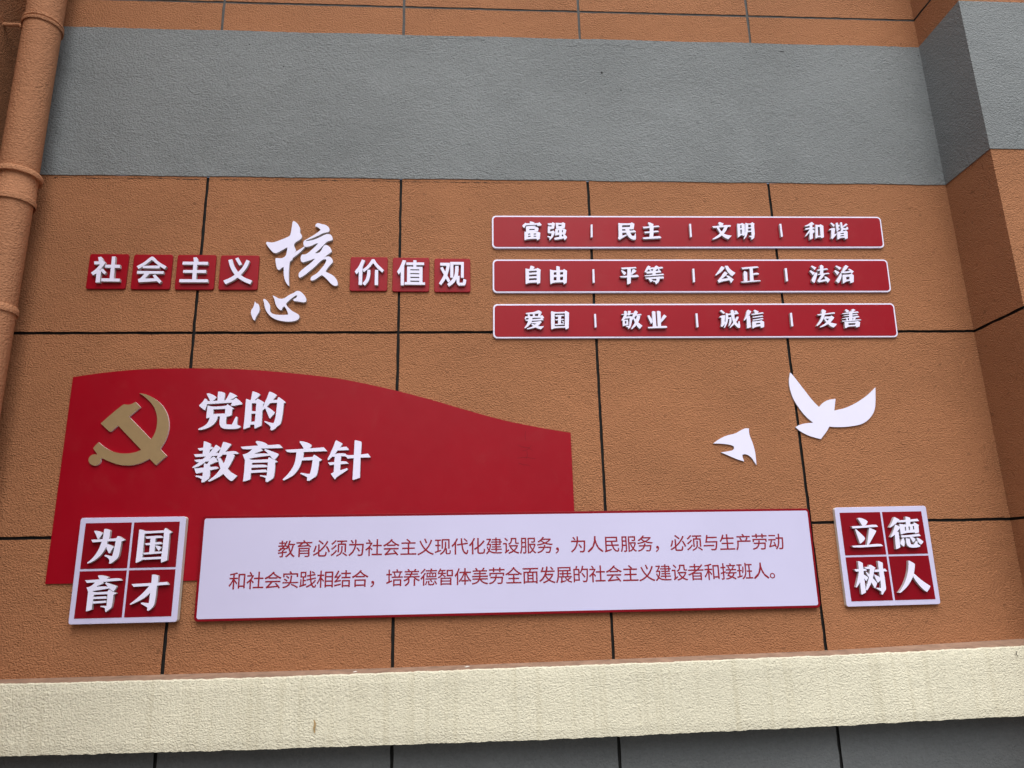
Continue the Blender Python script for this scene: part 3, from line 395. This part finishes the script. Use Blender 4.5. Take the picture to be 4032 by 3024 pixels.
# hairline crack in the brown strip just under the band
def crack(x0, x1, z, amp, wd):
    x = x0; top = []; bot = []; zz = z
    while x < x1:
        zz = z + max(-amp, min(amp, (zz - z) + random.uniform(-.5, .5) * amp))
        t = wd * random.choice((.15, .4, .6, 1.0, 1.5))
        top.append((x, -.0012, zz + t)); bot.append((x, -.0012, zz - t)); x += random.uniform(.006, .03)
    n = len(top)
    return top + bot, [(i + n, i + n + 1, i + 1, i) for i in range(n - 1)]
for x0, x1, wd in ((-.93, 2.05, .0016),):
    cv, cf = crack(x0, x1, Z_BAND0 - .0165, .004, wd)
    mesh_obj('hairline_crack', cv, cf, JOINT, B)

for x0, x1, z, amp, wd in ((1.15, 1.75, 5.098, .012, .0007), (2.15, 2.75, 5.075, .014, .0008), (2.68, 2.95, 5.06, .012, .0006)):
    cv, cf = crack(x0, x1, z, amp, wd)
    mesh_obj('hairline_crack', [(x, -.0056, z_) for x, _, z_ in cv], cf, JOINT, B)
for x, z, r in ((2.537, 4.863, .0085), (.19, 5.025, .004), (.42, 4.86, .005), (2.42, 4.70, .005), (2.66, 4.73, .006), (3.63, 5.055, .004), (4.80, 5.06, .005)):
    n = 7; ov = [(x + r * (1 + random.uniform(-.3, .3)) * math.cos(6.283 * i / n), -.0056, z + r * random.uniform(.6, 1) * math.sin(6.283 * i / n)) for i in range(n)]
    mesh_obj('plaster_pit', ov, [tuple(range(n))], JOINT, B)
sl_ = [(3.79, -.0056, 5.068), (3.81, -.0056, 5.064), (3.835, -.0056, 5.063), (3.825, -.0056, 5.068), (3.81, -.0056, 5.071)]
mesh_obj('plaster_pit', sl_, [(0, 1, 2, 3, 4)], JOINT, B)

# side wall on the left, returning towards the viewer
v, f, k = grooved(0, 3.8, 0.0, TOP, [], HJ + [5.358, 6.53], lambda u, vv_, d: (XL - d, -u, vv_), 0.010)
mesh_obj('side_wall', v, [t[::-1] for t in f], [BROWN, JOINT], B, k)
# its outer end face, so that it has a thickness
mesh_obj('side_wall_end', [(XL, -3.8, 0), (XL - 3, -3.8, 0), (XL - 3, -3.8, TOP), (XL, -3.8, TOP)], [(0, 1, 2, 3)], BROWN, B)

# pilaster on the right: left face, front, right face as one sheet
def pil_place(u, v, d):
    L = -YP
    if u <= L: return (XR + d, -u, v)
    if u <= L + XP - XR: return (XR + (u - L), YP + d, v)
    return (XP - d, YP + (u - L - (XP - XR)), v)
pv, pf, pk = [], [], []
segs = [(0.0, Z_BAND0, HJ, [BROWN, JOINT]), (Z_BAND1, TOP, [5.358, 6.53, 7.70], [BROWN, JOINTG])]
for n_, (z0, z1, hj, ms) in zip(('pilaster_lower', 'pilaster_upper'), segs):
    pv, pf, pk = [], [], []
    for a, b in ((-.02, -YP), (-YP, -YP + XP - XR), (-YP + XP - XR, -2 * YP + XP - XR)):
        v, f, k = grooved(a + 1e-6, b - 1e-6, z0, z1, [], hj, pil_place, 0.010)
        o = len(pv); pv += v; pf += [tuple(i + o for i in t) for t in f]; pk += k
    mesh_obj(n_, pv, pf, ms, B, pk)
pe = .005
mesh_obj('pilaster_band', [(XR - pe, 0, z) for z in (Z_BAND0, Z_BAND1)] + [(XR - pe, YP - pe, z) for z in (Z_BAND0, Z_BAND1)]
         + [(XP + pe, YP - pe, z) for z in (Z_BAND0, Z_BAND1)] + [(XP + pe, 0, z) for z in (Z_BAND0, Z_BAND1)]
         + [(XR, YP, Z_BAND0), (XP, YP, Z_BAND0), (XR, 0, Z_BAND0)],
         [(0, 1, 3, 2), (2, 3, 5, 4), (4, 5, 7, 6), (2, 4, 9, 8), (0, 2, 8, 10)], GREY, B)
# wall going on past the pilaster
mesh_obj('far_wall', [(XP, 0, 0), (12, 0, 0), (12, 0, TOP), (XP, 0, TOP)], [(0, 1, 2, 3)], BROWN, B)

# plinth under the ledge
v, f, k = grooved(XL, XR, 0.0, 0.98, [0.0, 1.204, 2.406, 3.612], [], lambda u, vv_, d: (u, .012 + d, vv_), 0.012)
mesh_obj('plinth', v, f, [PLINTH, JOINT], B, k)

# cream ledge with a ragged, hand-rendered edge
def lerp_tab(tab, x):
    for (a, za), (b, zb) in zip(tab, tab[1:]):
        if x <= b or b == tab[-1][0]: return za + (zb - za) * (x - a) / (b - a)
TOPF = [(-1.3, 1.118), (-.726, 1.119), (.516, 1.110), (2.079, 1.119), (3.59, 1.130), (4.643, 1.148), (4.9, 1.152)]
TOPB = [(-1.3, 1.127), (-.82, 1.126), (1.19, 1.122), (2.39, 1.130), (3.6, 1.141), (4.765, 1.172), (4.9, 1.176)]
BOT = [(-1.3, .792), (-.677, .789), (.538, .774), (2.065, .770), (3.541, .783), (4.569, .797), (4.9, .80)]
def ledge():
    n = 900; rows = 9; vv = []; ff = []; kk = []; st = rows + 5
    j1 = j2 = 0
    for i in range(n + 1):
        x = XL + (XR - XL) * i / n
        j1 = j1 * .7 + random.uniform(-.0016, .0016); j2 = j2 * .75 + random.uniform(-.0015, .0015)
        zt, zb, zw = lerp_tab(TOPF, x) + j1, lerp_tab(BOT, x) + j2, lerp_tab(TOPB, x)
        yf = -.15 + .0025 * math.sin(x * 2.1) + .0015 * math.sin(x * 5.7 + 2)
        vv += [(x, .01, zw + .0005), (x, -.004, zw), (x, yf + .012 + j2 * .8, zt + .002)]
        for r in range(rows):
            t = r / (rows - 1)
            e = .004 if r in (0, rows - 1) else 0
            vv.append((x, yf + e + random.uniform(-.0006, .0006), zt - .004 + (zb + .006 - zt) * t if r < rows - 1 else zb + .0015))
        vv += [(x, yf + .016, zb - .001), (x, .02, zb - .003)]
        if i:
            p, q = st * (i - 1), st * i
            for r in range(st - 1):
                ff.append((p + r + 1, q + r + 1, q + r, p + r)); kk.append(0 if r < 2 else 1)
    return mesh_obj('ledge', vv, [t[::-1] for t in ff], [LEDGETOP, CREAM], B, kk)
ledge()
# flakes of old paint lying on the ledge
for (x, y) in ((1.02, -.12), (1.60, -.08)):
    z = lerp_tab(TOPB, x) - .004; s = random.uniform(.012, .02)
    fl = [(x - s, y - .004, z + .004), (x - s * .3, y - .009, z + .003), (x + s, y, z + .005), (x + s * .2, y + .008, z + .008)]
    mesh_obj('paint_flake', fl, [(0, 1, 2, 3)], FOAM, B)

# ------------------------------------------------------------------ drainpipe
PX, PY = -1.032, -0.17
def lathe(name, prof, mat, parent, seg=48, cx=PX, cy=PY):
    vv, ff = [], []
    for r, z in prof:
        for i in range(seg):
            a = 2 * math.pi * i / seg; vv.append((cx + r * math.cos(a), cy + r * math.sin(a), z))
    for j in range(len(prof) - 1):
        for i in range(seg):
            k = (i + 1) % seg
            ff.append((j * seg + i, j * seg + k, (j + 1) * seg + k, (j + 1) * seg + i))
    o = mesh_obj(name, vv, ff, mat, parent, smooth=True)
    try: o.data.set_sharp_from_angle(angle=math.radians(35))
    except Exception: pass
    return o
D = thing('drainpipe', (PX, PY, 0), 'terracotta painted round drainpipe with collars beside the left corner', 'drainpipe')
lathe('pipe', [(.099, 0.02), (.099, 3.76), (.103, 3.77), (.103, TOP)], PIPEM, D)
lathe('coupling', [(.1035, 3.772), (.1125, 3.745), (.114, 3.750), (.1135, 3.778), (.108, 3.785), (.107, 3.84), (.1055, 3.846), (.1055, 3.918), (.126, 3.914), (.128, 3.920), (.127, 3.942), (.121, 3.950), (.1035, 3.952)], PIPEM, D)
lathe('collar', [(.0995, 3.078), (.109, 3.072), (.1105, 3.078), (.1095, 3.106), (.104, 3.116), (.0995, 3.118)], PIPEM, D)
cl = lathe('clamp', [(.1035, 4.968), (.112, 4.960), (.115, 4.965), (.115, 4.979), (.107, 4.982), (.107, 4.989), (.113, 4.992), (.113, 5.004), (.1035, 5.008)], PIPEM, D)
def rod(name, a, b, r, mat, parent, seg=12):
    a, b = Vector(a), Vector(b); d = (b - a).normalized(); u = d.orthogonal().normalized(); w_ = d.cross(u)
    vv = []; ff = []
    for p in (a, b):
        for i in range(seg):
            t = 2 * math.pi * i / seg; vv.append(tuple(p + u * r * math.cos(t) + w_ * r * math.sin(t)))
    for i in range(seg): ff.append((i, (i + 1) % seg, seg + (i + 1) % seg, seg + i))
    ff += [tuple(range(seg))[::-1], tuple(range(seg, 2 * seg))]
    return mesh_obj(name, vv, ff, mat, parent, smooth=False)
rod('clamp_rod', (PX - .10, PY - .01, 4.985), (XL - .005, PY - .01, 4.985), .012, PIPEM, cl)
rod('clamp_bolt', (PX - .102, PY - .012, 4.972), (PX - .125, PY - .012, 4.972), .016, PIPEM, cl)

# ------------------------------------------------------------------ row of seven red character tiles and two brush characters
TILES = [(-.6455, -.418, 3.513, 3.2885, 'tshe', 'first from the left, beside the drainpipe'),
         (-.388, -.160, 3.511, 3.2865, 'thui', 'second from the left'),
         (-.132, .0965, 3.510, 3.285, 'tzhu', 'third from the left, with three bars'),
         (.1235, .3535, 3.508, 3.284, 'tyi', 'crossed strokes, just left of the brush characters'),
         (.9025, 1.1285, 3.5005, 3.2785, 'tjia', 'just right of the brush characters'),
         (1.1595, 1.3835, 3.4975, 3.2745, 'tzhi', 'second right of the brush characters'),
         (1.4145, 1.6355, 3.493, 3.272, 'tguan', 'last of the row, nearest the slogan bars')]
CH = dict(tshe='社', thui='会', tzhu='主', tyi='义', tjia='价', tzhi='值', tguan='观')
for x0, x1, z1, z0, key, where in TILES:
    T = thing('character_tile', ((x0 + x1) / 2, 0, z0), 'red tile with white raised character %s, %s' % (CH[key], where), 'tile', 'red character tiles')
    board('tile_board', rect(x0, x1, z0, z1), .012, 0, .012, RED, T)
    raised('raised_character', key, .012, .032, T)
hv, hf, hk = solid(glyph('he'), 0, .020)
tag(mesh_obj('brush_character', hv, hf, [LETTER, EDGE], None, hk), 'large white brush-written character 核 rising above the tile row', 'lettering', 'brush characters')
hv, hf, hk = solid(glyph('xin'), 0, .020)
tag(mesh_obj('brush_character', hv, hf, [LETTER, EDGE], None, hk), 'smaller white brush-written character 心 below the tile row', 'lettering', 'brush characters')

# ------------------------------------------------------------------ three slogan bars
BARS = [(((1.775, 3.787), (4.322, 3.802), (4.315, 3.581), (1.773, 3.563)), 'top', ['fu', 'qiang', 'min', 'zhu', 'wen', 'ming', 'he2', 'xie'], (0, 6, 3), '富强 民主 文明 和谐'),
        (((1.775, 3.487), (4.319, 3.499), (4.312, 3.275), (1.772, 3.266)), 'middle', ['zi', 'you', 'ping', 'deng', 'gong', 'zheng', 'fa', 'zhi'], (1, 7, 4), '自由 平等 公正 法治'),
        (((1.773, 3.192), (4.316, 3.199), (4.308, 2.973), (1.770, 2.972)), 'bottom', ['ai', 'guo2', 'jing', 'ye', 'cheng', 'xin2', 'you2', 'shan'], (2, 8, 5), '爱国 敬业 诚信 友善')]
for bi, (c, pos, keys, divs, words_) in enumerate(BARS):
    T = thing('slogan_bar', (c[3][0], 0, c[3][1]), '%s long red bar with white rim and raised white words %s' % (pos, words_), 'sign', 'red slogan bars')
    board('bar_board', c, .026, 0, .014, LETTER, T)
    plate('red_face', quad_round(inset(c, .0095), .020), .013, .0155, RED, T)
    for kx in keys: raised('raised_character', kx, .0155, .0355, T)
    ds = [[(DIVIDERS[d][i] / 10000, DIVIDERS[d][i + 1] / 10000) for i in range(0, 8, 2)] for d in divs]
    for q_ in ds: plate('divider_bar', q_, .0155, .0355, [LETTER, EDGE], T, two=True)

# ------------------------------------------------------------------ curved red board with emblem and six characters
BT = [(-.650, 1.146), (-.498, 1.169), (-.333, 1.186), (-.166, 1.194), (.003, 1.1945), (.173, 1.192), (.387, 1.181), (.603, 1.160), (.820, 1.133),
      (.975, 1.104), (1.19, 1.053), (1.40, .995), (1.622, .926), (1.844, .863), (2.066, .816), (2.216, .789)]
pts = [(x, z + 1.6) for x, z in BT]
fine = []
for i in range(len(pts) - 1):                       # Catmull-Rom through the measured edge
    p0, p1, p2, p3 = pts[max(i - 1, 0)], pts[i], pts[i + 1], pts[min(i + 2, len(pts) - 1)]
    for s in range(4):
        t = s / 4
        fine.append(tuple(.5 * (2 * p1[k] + (p2[k] - p0[k]) * t + (2 * p0[k] - 5 * p1[k] + 4 * p2[k] - p3[k]) * t * t + (3 * p1[k] - p0[k] - 3 * p2[k] + p3[k]) * t ** 3) for k in (0, 1)))
fine.append(pts[-1])
T = thing('party_slogan_board', (-.65, 0, 1.598), 'big red board with curved top, gold hammer and sickle and white raised slogan', 'sign')
plate('red_board', fine + [(2.219, 1.60), (-.650, 1.5985)], 0, .010, RED, T)
raised('emblem', 'emblem', .010, .022, T, [GOLD, PINKEDGE])
for kx in ('dang', 'de', 'jiao', 'yu', 'fang', 'zhen'): raised('raised_character', kx, .010, .026, T)

def streak(name, pts, wd, y, mat, parent):
    vv, ff = [], []
    n = len(pts)
    for i, (x, z) in enumerate(pts):
        a, b_ = pts[max(i - 1, 0)], pts[min(i + 1, n - 1)]
        d = Vector((b_[0] - a[0], b_[1] - a[1])).normalized(); k_ = wd * math.sin(math.pi * (i + .6) / (n + .2))
        vv += [(x - d.y * k_, y, z + d.x * k_), (x + d.y * k_, y, z - d.x * k_)]
        if i: ff.append((2 * i - 2, 2 * i - 1, 2 * i + 1, 2 * i))
    return mesh_obj(name, vv, ff, mat, parent)
for sp in ([(1.949, 2.402), (1.947, 2.37), (1.951, 2.345)], [(1.90, 2.322), (1.93, 2.308), (1.965, 2.303), (1.99, 2.285)], [(1.985, 2.318), (1.955, 2.29), (1.925, 2.285)],
           [(1.898, 2.243), (1.945, 2.248), (2.005, 2.238)], [(1.955, 2.285), (1.958, 2.26), (1.948, 2.235)], [(1.97, 2.20), (1.93, 2.205), (1.905, 2.215)]):
    streak('scuff_mark', sp, .0016, -.0106, SCUFF, T)
streak('rust_stain', [(.828, .905), (.834, .885), (.83, .868), (.833, .845)], .006, -.1562, RUST, B)
streak('hairline_crack', [(4.585, 1.128), (4.588, 1.118), (4.586, 1.108), (4.593, 1.098)], .0022, -.1575, JOINT, B)

# ------------------------------------------------------------------ white text panel
PC = ((.1475, 1.9425), (3.5885, 1.924), (3.5865, 1.3715), (.149, 1.3865))
T = thing('text_panel', (.15, 0, 1.38), 'long white panel with red rim and two lines of red text', 'sign')
board('red_border', PC, .022, .0102, .028, DRED, T)
plate('white_face', quad_round(((.163, 1.928), (3.576, 1.9115), (3.573, 1.385), (.1625, 1.3995)), .012), .027, .0295, WHITE, T)

def font_char(ch):
    cu = bpy.data.curves.new('glyph', 'FONT'); cu.body = ch; cu.size = 1; cu.resolution_u = 3
    o = bpy.data.objects.new('glyph', cu); COL.objects.link(o)
    me = o.evaluated_get(bpy.context.evaluated_depsgraph_get()).to_mesh()
    res = ([(v_.co.x, v_.co.y) for v_ in me.vertices], [tuple(p_.vertices) for p_ in me.polygons])
    bpy.data.objects.remove(o); bpy.data.curves.remove(cu)
    return res
def text_line(text, xa, xb, za, zb, em):
    """text set with even pitch; centres of the first and last character at (xa, za), (xb, zb)"""
    vv, ff = [], []
    for i, ch in enumerate(text):
        t = i / (len([c_ for c_ in text if c_ != '。']) - 1)
        x, z = xa + (xb - xa) * t, za + (zb - za) * t
        gv, gf = font_char(ch)
        for n_, (dx, dz) in enumerate(((0, 0), (.011, .003), (.003, .010))):       # a slightly heavier stroke
            o = len(vv)
            for a, b in gv: vv.append((x + (a - .5 + dx) * em, -.0302 - .0002 * n_, z + (b - .38 + dz) * em))
            ff += [tuple(k_ + o for k_ in q_) for q_ in gf]
    return mesh_obj('text_line', vv, ff, INK, T)
text_line('教育必须为社会主义现代化建设服务，为人民服务，必须与生产劳动', .6145, 3.369, 1.755, 1.7395, .097)
text_line('和社会实践相结合，培养德智体美劳全面发展的社会主义建设者和接班人。', .364, 3.263, 1.592, 1.5795, .097)

# ------------------------------------------------------------------ two square motto signs
def motto(name_lab, c, front, back, xs, zs, keys, dz):
    T = thing('motto_sign', (c[3][0], 0, c[3][1]), name_lab, 'sign', 'square motto signs')
    board('white_board', c, .014, back, front, [WHITE, FOAM], T, two=True)
    for (i, j), key in zip(((0, 0), (1, 0), (0, 1), (1, 1)), keys):
        q = plate('red_square', quad_round(rect(xs[i][0], xs[i][1], zs[j][1], zs[j][0]), 0), front - .001, front + .0015, DRED, T)
        raised('raised_character', key, front + .0015, front + .0215, q)
motto('square white sign with four red fields 为国育才, lapping over the big red board', ((-.490, 1.942), (.0685, 1.940), (.0680, 1.389), (-.487, 1.390)), .045, .0102,
      ((-.460, -.217), (-.205, .037)), ((1.913, 1.672), (1.660, 1.419)), ('wei', 'guo', 'yu2', 'cai'), 0)
motto('square white sign with four red fields 立德树人, alone at the far right', ((3.743, 1.926), (4.298, 1.927), (4.291, 1.373), (3.739, 1.372)), .024, 0,
      ((3.770, 4.014), (4.026, 4.2645)), ((1.8955, 1.654), (1.643, 1.401)), ('li', 'de2', 'shu', 'ren'), 0)

# ------------------------------------------------------------------ two flying birds
for key, lab in (('bird_big', 'larger white cut-out bird with spread wings crossing a black joint'), ('bird_small', 'smaller white cut-out bird flying low, left of the larger one')):
    hv, hf, hk = solid(glyph(key), 0, .010)
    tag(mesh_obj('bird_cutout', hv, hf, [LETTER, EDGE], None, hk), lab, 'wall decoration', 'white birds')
